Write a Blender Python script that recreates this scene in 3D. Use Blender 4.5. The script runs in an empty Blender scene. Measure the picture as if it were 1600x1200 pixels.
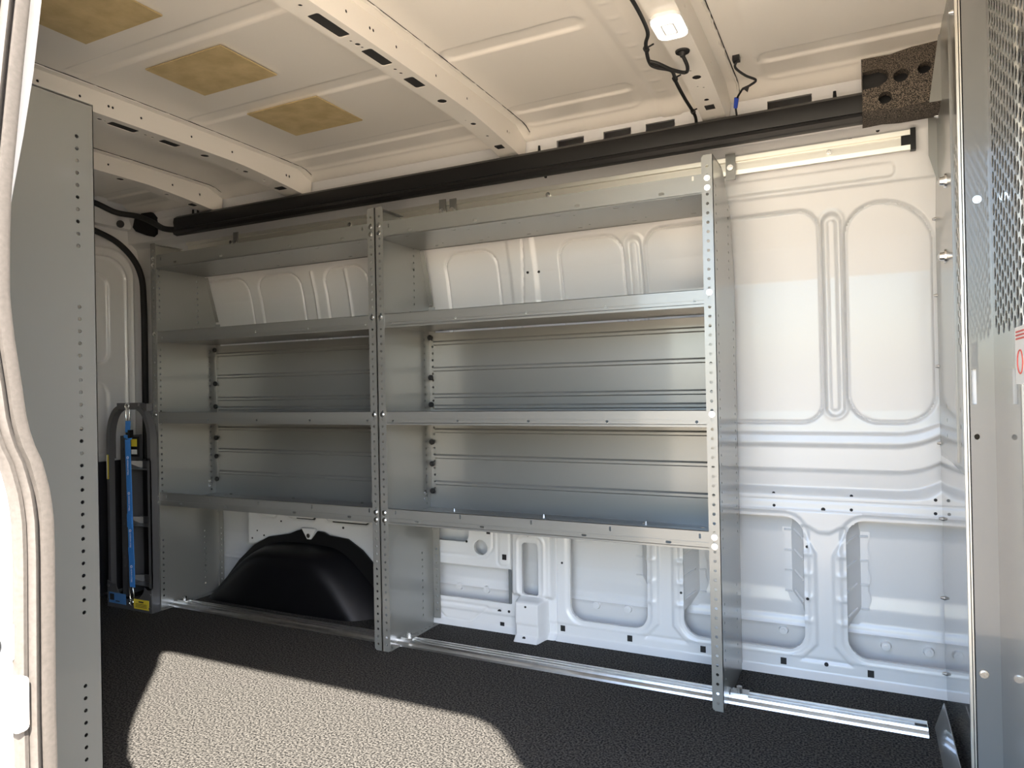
import bpy, math, random
import numpy as np
from mathutils import Vector, Matrix
from mathutils.geometry import delaunay_2d_cdt
random.seed(4)
sc = bpy.context.scene
COL = sc.collection

# ------------------------------------------------------------------ camera
cam_d = bpy.data.cameras.new('camera')
cam = bpy.data.objects.new('camera', cam_d); COL.objects.link(cam)
cam_d.sensor_fit = 'HORIZONTAL'; cam_d.sensor_width = 36.0
cam_d.lens = 1110.0 / 1600.0 * 36.0
cam_d.clip_start = 0.02; cam_d.clip_end = 300
_y, _p, _r = math.radians(26.307), math.radians(0.3078), math.radians(-1.1195)
_F = Vector((-math.sin(_y) * math.cos(_p), math.cos(_y) * math.cos(_p), math.sin(_p)))
_R = Vector((math.cos(_y), math.sin(_y), 0)); _U = _R.cross(_F)
_R2 = _R * math.cos(_r) + _U * math.sin(_r); _U2 = -_R * math.sin(_r) + _U * math.cos(_r)
cam.matrix_world = Matrix(((_R2.x, _U2.x, -_F.x, 0), (_R2.y, _U2.y, -_F.y, 0), (_R2.z, _U2.z, -_F.z, 0.8876), (0, 0, 0, 1)))
sc.camera = cam

# ------------------------------------------------------------------ light
SUN_DIR = Vector((-1.1 / 1.487 * math.cos(math.radians(44.3)), 1 / 1.487 * math.cos(math.radians(44.3)), -math.sin(math.radians(44.3))))
sun_d = bpy.data.lights.new('sun', 'SUN'); sun_d.energy = 42.0; sun_d.angle = math.radians(0.7); sun_d.color = (1.0, 0.93, 0.83)
sun = bpy.data.objects.new('sun', sun_d); COL.objects.link(sun)
sun.rotation_euler = SUN_DIR.to_track_quat('-Z', 'Y').to_euler(); sun.location = (5, -5, 6)
world = bpy.data.worlds.new('world'); sc.world = world; world.use_nodes = True
wn = world.node_tree.nodes; wl = world.node_tree.links
for n in list(wn): wn.remove(n)
wo = wn.new('ShaderNodeOutputWorld'); bg = wn.new('ShaderNodeBackground'); sky = wn.new('ShaderNodeTexSky')
sky.sky_type = 'NISHITA'; sky.sun_disc = False; sky.sun_elevation = math.radians(44.3)
sky.sun_rotation = math.atan2(-SUN_DIR.x, -SUN_DIR.y)
bg.inputs['Strength'].default_value = 0.98
wl.new(sky.outputs[0], bg.inputs[0]); wl.new(bg.outputs[0], wo.inputs[0])
vs = sc.view_settings
vs.view_transform = 'Standard'; vs.look = 'None'; vs.gamma = 1.0; vs.use_curve_mapping = False
vs.exposure = 0.15
sc.cycles.max_bounces = 10; sc.cycles.diffuse_bounces = 7; sc.cycles.glossy_bounces = 5
sc.cycles.sample_clamp_indirect = 8

# ------------------------------------------------------------------ materials
def mat(name, col, rough=0.5, metal=0.0, coat=0.0, coat_rough=0.1, noise=None, bump=None, emit=None, ior=1.5):
    m = bpy.data.materials.new(name); m.use_nodes = True
    nt = m.node_tree; b = nt.nodes['Principled BSDF']
    b.inputs['Base Color'].default_value = (*col, 1); b.inputs['Roughness'].default_value = rough
    b.inputs['Metallic'].default_value = metal; b.inputs['IOR'].default_value = ior
    b.inputs['Coat Weight'].default_value = coat; b.inputs['Coat Roughness'].default_value = coat_rough
    tc = nt.nodes.new('ShaderNodeTexCoord')
    if noise:                                   # (scale, colour_low, colour_high, lo, hi)
        t = nt.nodes.new('ShaderNodeTexNoise'); t.inputs['Scale'].default_value = noise[0]; t.inputs['Detail'].default_value = 3
        r = nt.nodes.new('ShaderNodeValToRGB')
        r.color_ramp.elements[0].position = noise[3]; r.color_ramp.elements[1].position = noise[4]
        r.color_ramp.elements[0].color = (*noise[1], 1); r.color_ramp.elements[1].color = (*noise[2], 1)
        nt.links.new(tc.outputs['Object'], t.inputs['Vector']); nt.links.new(t.outputs[0], r.inputs[0])
        nt.links.new(r.outputs[0], b.inputs['Base Color'])
    if bump:                                    # (scale, strength, distance)
        t = nt.nodes.new('ShaderNodeTexNoise'); t.inputs['Scale'].default_value = bump[0]; t.inputs['Detail'].default_value = 2
        u = nt.nodes.new('ShaderNodeBump'); u.inputs['Strength'].default_value = bump[1]; u.inputs['Distance'].default_value = bump[2]
        nt.links.new(tc.outputs['Object'], t.inputs['Vector']); nt.links.new(t.outputs[0], u.inputs['Height'])
        nt.links.new(u.outputs[0], b.inputs['Normal'])
    if emit:
        b.inputs['Emission Color'].default_value = (*emit[0], 1); b.inputs['Emission Strength'].default_value = emit[1]
    return m

M_WHITE = mat('white_body_paint', (0.70, 0.70, 0.698), 0.32, coat=0.5, coat_rough=0.10, bump=(9, 0.08, 0.01))
M_ROOF = mat('roof_body_paint', (0.86, 0.82, 0.75), 0.35, coat=0.5, coat_rough=0.12, bump=(6, 0.08, 0.01))
M_STEEL = mat('grey_powder_coat', (0.265, 0.267, 0.255), 0.38, metal=0.45, coat=0.6, coat_rough=0.08, noise=(2.0, (0.258, 0.260, 0.248), (0.272, 0.274, 0.262), 0.3, 0.7))
M_GLOSS = mat('grey_gloss_coat', (0.20, 0.205, 0.20), 0.22, coat=0.9, coat_rough=0.04)
M_BOLT = mat('zinc_bolt', (0.75, 0.75, 0.74), 0.25, 1.0)
M_ALU = mat('brushed_aluminium', (0.80, 0.79, 0.77), 0.30, 1.0, noise=(40, (0.74, 0.73, 0.71), (0.84, 0.83, 0.81), 0.3, 0.7))
M_TRACK = mat('satin_aluminium_track', (0.78, 0.76, 0.70), 0.38, 0.7)
M_BLACK = mat('black_plastic', (0.007, 0.007, 0.0075), 0.42, bump=(300, 0.15, 0.001), ior=1.4)
M_ARCH = mat('black_arch_liner', (0.003, 0.003, 0.004), 0.40, bump=(500, 0.3, 0.001), ior=1.35)
M_RUBBER = mat('black_rubber', (0.010, 0.010, 0.010), 0.6)
M_DARK = mat('dark_seam_and_shade', (0.02, 0.02, 0.02), 0.8)  # near-black for seams and for shade painted into openings
M_FLOOR = mat('black_floor_mat', (0.05, 0.05, 0.05), 0.8, noise=(190, (0.006, 0.006, 0.006), (0.084, 0.079, 0.072), 0.40, 0.62), bump=(400, 0.5, 0.002), ior=1.25)
M_FOAM = mat('speckled_foam', (0.05, 0.045, 0.04), 0.85, noise=(420, (0.008, 0.007, 0.006), (0.22, 0.18, 0.14), 0.42, 0.66))
M_PAD = mat('tan_mastic_pad', (0.52, 0.40, 0.20), 0.7, noise=(22, (0.46, 0.355, 0.18), (0.60, 0.47, 0.25), 0.3, 0.7), bump=(60, 0.3, 0.002))
M_SEAL = mat('taupe_weatherstrip', (0.055, 0.048, 0.044), 0.75, noise=(160, (0.048, 0.042, 0.037), (0.063, 0.055, 0.049), 0.3, 0.7))
M_SEALD = mat('dark_taupe_weatherstrip', (0.035, 0.028, 0.024), 0.8)
M_FRAME = mat('charcoal_powder_coat', (0.085, 0.085, 0.088), 0.4, coat=0.2)
M_BLUE = mat('blue_webbing', (0.05, 0.26, 0.72), 0.7, noise=(300, (0.04, 0.22, 0.64), (0.07, 0.31, 0.80), 0.3, 0.7))
M_WPRINT = mat('white_print', (0.85, 0.88, 0.92), 0.6)
M_YEL = mat('yellow_label', (0.75, 0.60, 0.05), 0.5)
M_BLUEL = mat('blue_label', (0.08, 0.22, 0.50), 0.5)
M_INK = mat('black_ink', (0.02, 0.02, 0.02), 0.6)
M_PAPER = mat('white_sticker', (0.82, 0.82, 0.80), 0.5)
M_RED = mat('red_ink', (0.65, 0.12, 0.10), 0.6)
M_LENS = mat('lamp_lens', (0.9, 0.9, 0.88), 0.2, emit=((1.0, 0.96, 0.88), 1.6))
M_GROUND = mat('pale_concrete', (0.335, 0.272, 0.20), 0.9, noise=(1.5, (0.32, 0.26, 0.19), (0.35, 0.285, 0.21), 0.3, 0.7))
M_BRD = mat('black_door_board', (0.012, 0.012, 0.016), 0.5)
M_BCONN = mat('blue_connector', (0.02, 0.06, 0.40), 0.5)

# ------------------------------------------------------------------ mesh helpers
class MB:
    def __init__(s): s.v = []; s.f = []
    def add(s, v, f):
        o = len(s.v); s.v += [tuple(p) for p in v]; s.f += [tuple(i + o for i in q) for q in f]; return s
    def box(s, x0, x1, y0, y1, z0, z1):
        return s.add([(x0, y0, z0), (x1, y0, z0), (x1, y1, z0), (x0, y1, z0), (x0, y0, z1), (x1, y0, z1), (x1, y1, z1), (x0, y1, z1)],
                     [(0, 3, 2, 1), (4, 5, 6, 7), (0, 1, 5, 4), (1, 2, 6, 5), (2, 3, 7, 6), (3, 0, 4, 7)])
    def cyl(s, p0, p1, r0, r1=None, n=12):
        r1 = r0 if r1 is None else r1
        p0 = Vector(p0); p1 = Vector(p1); d = (p1 - p0).normalized()
        a = d.orthogonal().normalized(); b = d.cross(a); v = []
        for p, r in ((p0, r0), (p1, r1)):
            for i in range(n):
                t = 2 * math.pi * i / n; v.append(p + a * (r * math.cos(t)) + b * (r * math.sin(t)))
        f = [(i, (i + 1) % n, n + (i + 1) % n, n + i) for i in range(n)] + [tuple(range(n))[::-1], tuple(range(n, 2 * n))]
        return s.add(v, f)
    def tube(s, path, r, n=8, closed=False):
        P = [Vector(p) for p in path]; m = len(P); v = []; pa = None
        for i, p in enumerate(P):
            q0 = P[(i - 1) % m] if closed or i > 0 else P[i]; q1 = P[(i + 1) % m] if closed or i < m - 1 else P[i]
            d = (q1 - q0).normalized()
            a = (pa - d * pa.dot(d)).normalized() if pa is not None and (pa - d * pa.dot(d)).length > 1e-4 else d.orthogonal().normalized()
            pa = a; b = d.cross(a); rr = r[i] if isinstance(r, (list, tuple)) else r
            for k in range(n):
                t = 2 * math.pi * k / n; v.append(p + a * (rr * math.cos(t)) + b * (rr * math.sin(t)))
        f = []
        for i in range(m if closed else m - 1):
            j = (i + 1) % m
            for k in range(n): f.append((i * n + k, i * n + (k + 1) % n, j * n + (k + 1) % n, j * n + k))
        if not closed: f += [tuple(range(n))[::-1], tuple(range((m - 1) * n, m * n))]
        return s.add(v, f)
    def plate(s, outer, holes, mapf, th, steiner=()):
        loops = [outer] + list(holes); v = []; e = []; lid = []; idx = []
        for k, lp in enumerate(loops):
            b = len(v); v += [Vector(p) for p in lp]; lid += [k] * len(lp)
            e += [(b + i, b + (i + 1) % len(lp)) for i in range(len(lp))]; idx.append(list(range(b, b + len(lp))))
        v += [Vector(p) for p in steiner]; lid += [-1] * len(steiner)
        ov, oe, of, orv, _, _ = delaunay_2d_cdt(v, e, [], 1, 1e-7)
        nl = [set(lid[j] for j in o) for o in orv]; inv = {}
        for i, o in enumerate(orv):
            for j in o: inv[j] = i
        def pip(x, y, lp):
            c = False; j = len(lp) - 1
            for i in range(len(lp)):
                if (lp[i][1] > y) != (lp[j][1] > y) and x < (lp[j][0] - lp[i][0]) * (y - lp[i][1]) / (lp[j][1] - lp[i][1]) + lp[i][0]: c = not c
                j = i
            return c
        tris = []
        for t in of:
            common = set.intersection(*[nl[i] for i in t]); common -= {0, -1}
            cx = sum(ov[i].x for i in t) / len(t); cy = sum(ov[i].y for i in t) / len(t)
            if common and any(pip(cx, cy, loops[k]) for k in common): continue
            if len(outer) > 6 and all(0 in nl[i] for i in t) and not pip(cx, cy, outer): continue
            tris.append(tuple(t))
        n = len(ov)
        V = [mapf(p.x, p.y, 0) for p in ov] + [mapf(p.x, p.y, th) for p in ov]
        F = tris + [tuple(i + n for i in t)[::-1] for t in tris]
        for lp in idx:
            for a in range(len(lp)):
                i, j = inv[lp[a]], inv[lp[(a + 1) % len(lp)]]
                if i != j: F.append((i, j, j + n, i + n))
        return s.add(V, F)
    def sweep_x(s, prof, x0, x1):               # closed profile of (y, z) along X
        n = len(prof)
        return s.add([(x0, y, z) for y, z in prof] + [(x1, y, z) for y, z in prof],
                     [(i, (i + 1) % n, n + (i + 1) % n, n + i) for i in range(n)] + [tuple(range(n))[::-1], tuple(range(n, 2 * n))])
    def build(s, name, m, parent=None, smooth=None, recalc=True):
        me = bpy.data.meshes.new(name); me.from_pydata(s.v, [], s.f); me.materials.append(m)
        if recalc:
            import bmesh
            bm = bmesh.new(); bm.from_mesh(me); bmesh.ops.recalc_face_normals(bm, faces=bm.faces); bm.to_mesh(me); bm.free()
        if smooth is not None:
            me.shade_smooth(); me.set_sharp_from_angle(angle=math.radians(smooth))
        o = bpy.data.objects.new(name, me); COL.objects.link(o)
        if parent: o.parent = parent
        return o

def thing(name, label, cat, group=None, loc=(0, 0, 0)):
    o = bpy.data.objects.new(name, None); COL.objects.link(o); o.empty_display_size = 0.05
    o.location = loc
    return tag(o, label, cat, group)
def tag(o, label, cat, group=None):
    o['label'] = label; o['category'] = cat
    if group: o['group'] = group
    return o
def struct(o): o['kind'] = 'structure'; return o
def rehome(parent, parts):                      # parts are built in world space; keep them there under a parent that stands elsewhere
    for p in parts: p.matrix_parent_inverse = Matrix.Translation(-Vector(parent.location))
def circ(cx, cy, r, n=8, ry=None): return [(cx + r * math.cos(2 * math.pi * i / n), cy + (ry or r) * math.sin(2 * math.pi * i / n)) for i in range(n)]
def rect(x0, x1, y0, y1): return [(x0, y0), (x1, y0), (x1, y1), (x0, y1)]
def rrect(x0, x1, y0, y1, r, n=4):
    o = []
    for cx, cy, a in ((x1 - r, y0 + r, -90), (x1 - r, y1 - r, 0), (x0 + r, y1 - r, 90), (x0 + r, y0 + r, 180)):
        for i in range(n + 1):
            t = math.radians(a + 90 * i / n); o.append((cx + r * math.cos(t), cy + r * math.sin(t)))
    return o
def arc_path(pts, r=0.02, n=6):                 # polyline with rounded corners
    P = [Vector(p) for p in pts]; out = [P[0]]
    for i in range(1, len(P) - 1):
        a, b, c = P[i - 1], P[i], P[i + 1]; rr = min(r, (a - b).length / 2.01, (c - b).length / 2.01)
        p, q = b + (a - b).normalized() * rr, b + (c - b).normalized() * rr
        for k in range(n + 1):
            t = k / n; out.append(p * (1 - t) ** 2 + b * 2 * t * (1 - t) + q * t * t)
    return out + [P[-1]]
def smooth_path(pts, n=8):                      # Catmull-Rom
    P = [Vector(p) for p in pts]; P = [2 * P[0] - P[1]] + P + [2 * P[-1] - P[-2]]; out = []
    for i in range(1, len(P) - 2):
        for k in range(n):
            t = k / n; a, b, c, d = P[i - 1], P[i], P[i + 1], P[i + 2]
            out.append(0.5 * ((2 * b) + (c - a) * t + (2 * a - 5 * b + 4 * c - d) * t * t + (3 * b - a - 3 * c + d) * t ** 3))
    return out + [P[-2]]

# ------------------------------------------------------------------ numpy height fields
def sd_rr(x, z, x0, x1, z0, z1, r):
    qx = np.abs(x - (x0 + x1) / 2) - (x1 - x0) / 2 + r; qz = np.abs(z - (z0 + z1) / 2) - (z1 - z0) / 2 + r
    return np.hypot(np.maximum(qx, 0), np.maximum(qz, 0)) + np.minimum(np.maximum(qx, qz), 0) - r
def sstep(t): t = np.clip(t, 0, 1); return t * t * (3 - 2 * t)
def recess(sd, d, w=0.008): return -d * sstep(0.5 - sd / w)
def ridge(sd, d, w=0.004): return d * np.exp(-(sd / w) ** 2)
WZ = [-0.7, 0, .02, .50, .545, .552, .565, .615, .623, .69, .702, .728, .735, .80, 1.2, 1.30, 1.40, 1.445, 1.452, 1.5, 1.575, 1.60, 1.76]
WY = [2.285, 2.285, 2.305, 2.315, 2.318, 2.325, 2.345, 2.340, 2.330, 2.332, 2.322, 2.326, 2.335, 2.338, 2.333, 2.313, 2.283, 2.268, 2.262, 2.252, 2.235, 2.205, 2.195]
def wall_y(z): return np.interp(z, WZ, WY)

def grid_mesh(name, XX, ZZ, pos, keep, m, parent=None, skirt=0.0):
    nx, nz = XX.shape[0], XX.shape[1]
    idx = np.arange(nx * nz).reshape(nx, nz)
    q = np.stack([idx[:-1, :-1], idx[1:, :-1], idx[1:, 1:], idx[:-1, 1:]], -1).reshape(-1, 4)
    if keep is not None: q = q[keep.reshape(-1)]
    V = pos.reshape(-1, 3)
    if skirt:
        from collections import Counter
        e = np.concatenate([q[:, [0, 1]], q[:, [1, 2]], q[:, [2, 3]], q[:, [3, 0]]])
        k = np.sort(e, 1); key = k[:, 0].astype(np.int64) * (nx * nz) + k[:, 1]
        u, inv, cnt = np.unique(key, return_inverse=True, return_counts=True)
        be = e[cnt[inv] == 1]
        bi = be[:, 0] // nz, be[:, 0] % nz, be[:, 1] // nz, be[:, 1] % nz
        inner = ~(((bi[0] == 0) & (bi[2] == 0)) | ((bi[0] == nx - 1) & (bi[2] == nx - 1)) | ((bi[1] == 0) & (bi[3] == 0)) | ((bi[1] == nz - 1) & (bi[3] == nz - 1)))
        be = be[inner]; bv = np.unique(be); mp = -np.ones(len(V), int); mp[bv] = len(V) + np.arange(len(bv))
        V = np.concatenate([V, V[bv] + np.array([0, skirt, 0])])
        q = np.concatenate([q, np.stack([be[:, 1], be[:, 0], mp[be[:, 0]], mp[be[:, 1]]], 1)])
    used = np.unique(q); rm = -np.ones(len(V), int); rm[used] = np.arange(len(used)); V = V[used]; q = rm[q]
    me = bpy.data.meshes.new(name); me.from_pydata(V.tolist(), [], q.tolist()); me.materials.append(m)
    me.shade_smooth(); me.set_sharp_from_angle(angle=math.radians(50))
    o = bpy.data.objects.new(name, me); COL.objects.link(o)
    if parent: o.parent = parent
    return o

# ------------------------------------------------------------------ SETTING
# floor
floor = struct(MB().box(-3.1, 1.6, 0.55, 2.33, -0.03, 0).build('floor', M_FLOOR))
ground = struct(MB().box(-40, 40, -60, 40, -0.75, -0.65).build('ground', M_GROUND))
ground.name = 'ground'

# far wall: pressed sheet with cut-outs
xs = np.concatenate([np.arange(-3.1, -2.7, .01), np.arange(-2.7, 0.30, .004)]); zs = np.arange(0.0, 1.761, .004)
X, Z = np.meshgrid(xs, zs, indexing='ij')
posts = [-0.115, -0.596]
open_list = [(-.055, .60, .075, .478, .055), (-.537, -.172, .075, .478, .055), (-.932, -.657, .075, .478, .05),
             (-1.62, -1.157, .102, .228, .006), (-1.106, -1.042, .148, .335, .014), (-1.313, -1.257, .269, .325, .028),
             (-1.50, -1.335, .312, .42, .03), (-2.75, -2.462, .0, .36, .01), (-2.52, -2.39, -.02, .225, .01)]
sdo = np.full(X.shape, 9.0)
for o_ in open_list:
    s_ = sd_rr(X, Z, *o_)
    if o_[0] == -1.313: s_ = np.hypot(X + 1.285, Z - .297) - .028
    sdo = np.minimum(sdo, s_)
# snap grid vertices onto the outlines
gx = np.gradient(sdo, xs, axis=0); gz = np.gradient(sdo, zs, axis=1); gn = np.hypot(gx, gz) + 1e-6
snap = (np.abs(sdo) < 0.0026)
Xs = np.where(snap, X - sdo * gx / gn, X); Zs = np.where(snap, Z - sdo * gz / gn, Z); sdv = np.where(snap, 0, sdo)
Zs[:, 0] = 0; Zs[:, -1] = 1.76
D = np.zeros(X.shape)
# lip round the cut-outs of the lower frame
for o_ in open_list[:3]: D += recess(sd_rr(X, Z, *o_) - .014, .005, .010)
for c in posts:                                 # Y-shaped bead on each post
    hw = .024 + np.clip(Z - .37, 0, .07) * .55 + np.clip(.10 - Z, 0, .1) * .9
    s_ = np.maximum(np.abs(X - c) - hw, np.maximum(.05 - Z, Z - .452))
    vn = .452 - np.clip(.045 - np.abs(X - c), 0, .03) * .6
    s_ = np.maximum(s_, Z - vn)
    D += recess(s_, .006, .010)
    for zc in (.17, .24, .31, .37):             # side dimples
        for sg in (-1, 1):
            D += ridge(np.hypot((X - c - sg * .05) / 1.8, Z - zc), .006, .008)
D += recess(np.abs(Z - .528) - .002, .002, .006)
D += np.where(Z < .06, 1, 0) * 0 + recess(Z - .040, -.004, .006) * 0
s_ = sd_rr(X, Z, -3, .6, .058, .500, .01); D += recess(-s_ , .004, .008)
# upper blanks
blanks = [(-.040, .186, .765, 1.398, .085), (-.639, -.110, .765, 1.400, .06), (-.945, -.714, .765, 1.395, .06), (-1.41, -1.19, .765, 1.395, .06),
          (-1.745, -1.50, .765, 1.395, .06), (-2.0, -1.78, .765, 1.395, .06), (-2.37, -2.13, .765, 1.395, .06), (-2.70, -2.43, .765, 1.395, .06)]
for b_ in blanks:
    s_ = sd_rr(X, Z, *b_)
    if b_[0] == -.040: s_ = np.where((X > .051) & (Z > 1.263), np.hypot(X - .051, Z - 1.263) - .135, s_)   # big arched corner
    D += -ridge(s_, .0075, .0032) + recess(s_, .0025, .006)
for c in (-.0765, -.678):
    s_ = sd_rr(X, Z, c - .030, c + .030, .778, 1.388, .030)
    D += ridge(s_, .003, .006) + recess(s_ + .006, .010, .008)
    s2 = sd_rr(X, Z, c - .012, c + .012, .80, 1.365, .012)
    D += recess(s2, -.007, .008)
for c in (-1.885, -2.06): D += ridge(X - c, .006, .006) * (Z > .78) * (Z < 1.39)
D += -ridge(X + 1.10 + (Z - 1.2) * -.12, .006, .0035) * (Z > .77) * (Z < 1.55)
D += recess(sd_rr(X, Z, -1.14, -1.04, .70, 1.46, .01), -.008, .02)
# belt bands curve up towards the front end
# box pillar
s_ = sd_rr(X, Z, -1.150, -.992, .145, .60, .01); D += recess(s_ * 1.0, -.022, .02) 
s_ = sd_rr(X, Z, -1.122, -1.02, -.1, .138, .008); D += recess(s_, -.062, .016)
D += -ridge(X + .985, .006, .003) * (Z < .44)
s_ = sd_rr(X, Z, -1.127, -1.022, .14, .36, .03); D += ridge(s_, .004, .005)
# plain holes plate of the section behind the wheel arch
D += -ridge(sd_rr(X, Z, -1.60, -1.235, .262, .60, .05), .004, .004) * (Z < .5)
D += -ridge(sd_rr(X, Z, -1.215, -1.165, .235, .60, .02), .003, .004) * (Z < .5)
zz_ = .045 + .03 * np.clip(np.sin((X + 1.30) * 18) * 1.6, -1, 1)
D += -ridge((Z - zz_) * .8, .004, .004) * (X < -1.2) * (X > -1.6)
D += -ridge(sd_rr(X, Z, -1.6, -1.262, .079, .081, .001), .004, .004)
for c0, c1 in ((-2.40, -2.30), (-2.24, -2.08), (-2.03, -1.80)): D += -ridge(sd_rr(X, Z, c0, c1, .345, .5, .02), .006, .005)
# upper rail band
D += recess(sd_rr(X, Z, -2.9, .09, 1.462, 1.50, .015), .004, .01)
D += ridge(Z - 1.69, .003, .003)
warp = .035 * np.clip((X - .08) / .12, 0, 1.2) ** 2 * sstep((Z - .53) / .05) * sstep((.80 - Z) / .05)
Yp = wall_y(Zs - warp) - D
pos = np.stack([Xs, Yp, Zs], -1)
cell = np.stack([sdv[:-1, :-1], sdv[1:, :-1], sdv[1:, 1:], sdv[:-1, 1:]], -1)
keep = ~((cell <= 1e-9).all(-1) & (cell.mean(-1) < 0))
# cut-outs of the inner roof rail
for a, b in ((-.903, -.807), (-.741, -.649), (-.601, -.507), (-.234, -.116)):
    xm = (X[:-1, :-1] + X[1:, 1:]) / 2; zm = (Z[:-1, :-1] + Z[1:, 1:]) / 2
    keep &= ~((xm > a) & (xm < b) & (zm > 1.655) & (zm < 1.712))
wall_far = struct(grid_mesh('wall_far', X, Z, pos, keep, M_WHITE, skirt=0.012))

# outer skin seen through the cut-outs
xk = np.arange(-3.1, .61, .02); zk = np.arange(-.1, .60, .006)
XK, ZK = np.meshgrid(xk, zk, indexing='ij')
DK = np.interp(ZK, [-.1, .07, .13, .15, .20, .24, .42, .46, .6], [-.0, 0, .012, .004, .006, 0, .003, .012, .012])
DK += ridge(ZK - .147, .004, .006) + ridge(ZK - .127, .003, .005)
grid_mesh('outer_skin', XK, ZK, np.stack([XK, 2.392 - DK, ZK], -1), None, M_WHITE, wall_far)
MB().box(-1.6, .4, 2.32, 2.42, 1.58, 1.73).build('rail_shade_block', mat('cavity_shade_grey', (0.18, 0.17, 0.16), 0.7), wall_far)  # grey block stands in for shade behind the rail cut-outs
# hat-section flanges behind the posts
def hat(c, half, sg, z0, z1, n=5):
    m = MB(); x0 = c + sg * half; m_ = 24
    P = []
    for i in range(m_ + 1):
        z = z0 + (z1 - z0) * i / m_; w = .005 * math.sin(i / m_ * math.pi * 2 * n)
        taper = min(1, (i / m_) * 6 + .05)
        P.append([(x0, 2.322, z), (x0 + sg * .036 * taper, 2.383, z), (x0 + sg * (.036 * taper + .003), 2.386, z), (x0 + sg * (.036 * taper + .026 + w), 2.386, z)])
    v = [p for r in P for p in r]; f = []
    for i in range(m_):
        for k in range(3): a = i * 4 + k; f.append((a, a + 1, a + 5, a + 4))
    m.add(v, f)
    for k in range(4):                          # pressed ribs across the web
        z = z0 + (z1 - z0) * (k + .7) / 4.4
        m.tube([(x0 + sg * .002, 2.326, z - .012), (x0 + sg * .028, 2.371, z + .004)], .0045, 6)
        m.tube([(x0 + sg * .038, 2.384, z), (x0 + sg * .060, 2.386, z)], .004, 6)
    return m.build('stiffener_flange', M_WHITE, wall_far, 45, recalc=False)
for c in posts:
    hat(c, .058, 1, .15, .47); hat(c, .058, -1, .19, .47)
hat(-.985 - .0, -.055, 1, .12, .47, 3)
# rosettes on the outer skin, dark hole and slot inserts, square clips in the inner frame
for x, z in ((.045, .10), (.155, .098), (-.86, .115), (-.745, .115), (-.24, .11), (-.42, .112), (-1.30, .122), (-1.42, .122)):
    m = MB(); m.cyl((x, 2.39, z), (x, 2.372, z), .016, .012, 16); m.cyl((x, 2.372, z), (x, 2.368, z), .006, n=10)
    m.build('rosette', M_WHITE, wall_far, 40)
def wy(x, z):
    i = min(max(int(round(np.interp(x, xs, np.arange(len(xs))))), 0), len(xs) - 1); j = min(max(int(round(z / .004)), 0), len(zs) - 1)
    return float(Yp[i, j])
for x, z, r in ((-.255, .547, .0045), (-.038, .548, .0045), (.176, .548, .0045), (-.254, .51, .0045), (-.039, .508, .0045), (.175, .51, .0045),
                (-.115, .505, .006), (-.162, .39, .0045), (-.163, .235, .0045), (-.96, .27, .004), (-.545, .21, .004), (-1.08, .365, .008), (-1.075, .12, .004),
                (-1.08, .012, .006), (-1.21, .07, .008), (-1.17, .075, .005), (-1.345, .315, .0045), (-.115, .045, .006), (-2.37, .262, .004), (-2.44, .245, .004),
                (-2.27, .33, .004), (-1.93, .325, .005), (-1.07, 1.30, .005), (-1.03, 1.30, .005), (-2.41, .28, .0035),
                (-.95, 1.60, .005), (.05, 1.585, .005), (-.02, 1.575, .005)):
    y = wy(x, z); MB().cyl((x, y + .002, z), (x, y - .0012, z), r, n=14).build('dark_hole_insert', M_DARK, wall_far)  # open hole drawn as a dark disc, its shade put into the colour
for x, z in ((-.961, .041), (-.719, .039), (-.477, .038), (-.235, .038), (.003, .036), (-1.20, .022), (-1.187, .27)):
    y = wy(x, z); MB().box(x - .0085, x + .0085, y - .0015, y + .002, z - .010, z + .010).build('square_clip', M_RUBBER, wall_far)
for a, b, z in ((-2.33, -2.28, .372), (-2.185, -2.08, .350), (-1.99, -1.80, .345), (-1.26, -1.245, .353)):
    y = wy((a + b) / 2, z); MB().box(a, b, y - .0015, y + .002, z - .004, z + .006).build('dark_slot_insert', M_DARK, wall_far)  # dark strip stands in for the shaded opening of a slot
y = 2.315; MB().box(-1.172, -1.157, y - .004, y + .03, .06, .23).build('seam_filler', mat('grey_seam', (0.13, 0.14, 0.14), 0.6), wall_far)

# ceiling skin, roof bows
BOWS = [(-2.53, -2.465), (-2.05, -1.968), (-1.088, -1.020), (-.412, -.344)]
xc = np.arange(-3.1, 1.61, .01); yc = np.arange(.50, 2.225, .005)
XC, YC = np.meshgrid(xc, yc, indexing='ij')
ZC = 1.768 - .012 * ((YC - 1.41) / .8) ** 2 - .03 * sstep((YC - 2.12) / .08) - .03 * sstep((.70 - YC) / .08)
for a, b in ((-1.968, -1.088), (-1.02, -.555), (-3.1, -2.53), (-.27, 1.6)):
    for c in (.765, 1.185, 1.585, 1.99):
        ZC += -recess(sd_rr(XC, YC, a + .035, b - .035, c, c + .055, .027), .006, .012)
    ZC += -ridge(sd_rr(XC, YC, a + .03, b - .03, .62, 2.14, .04), .003, .006)
ZC += -recess(sd_rr(XC, YC, -.545, -.485, .5, 2.25, .005), -.005, .008)
for yy in np.arange(.65, 2.15, .075): ZC += -ridge(np.hypot(XC + .515, YC - yy), .003, .008)
ceiling = struct(grid_mesh('ceiling', XC, YC, np.stack([XC, YC, ZC], -1), None, M_ROOF))
MB().box(-3.3, 1.65, .50, 2.45, 1.80, 1.83).build('roof_outer', M_WHITE, ceiling)
def skin(y): return 1.768 - .012 * ((y - 1.41) / .8) ** 2 - .03 * min(max((y - 2.12) / .08, 0), 1)
def bowz(y):
    d = abs(y - 1.41)
    return 1.705 - .026 * min(max((d - .42) / .32, 0), 1) ** 1.3 - .012 * (d / .8) ** 2
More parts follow.
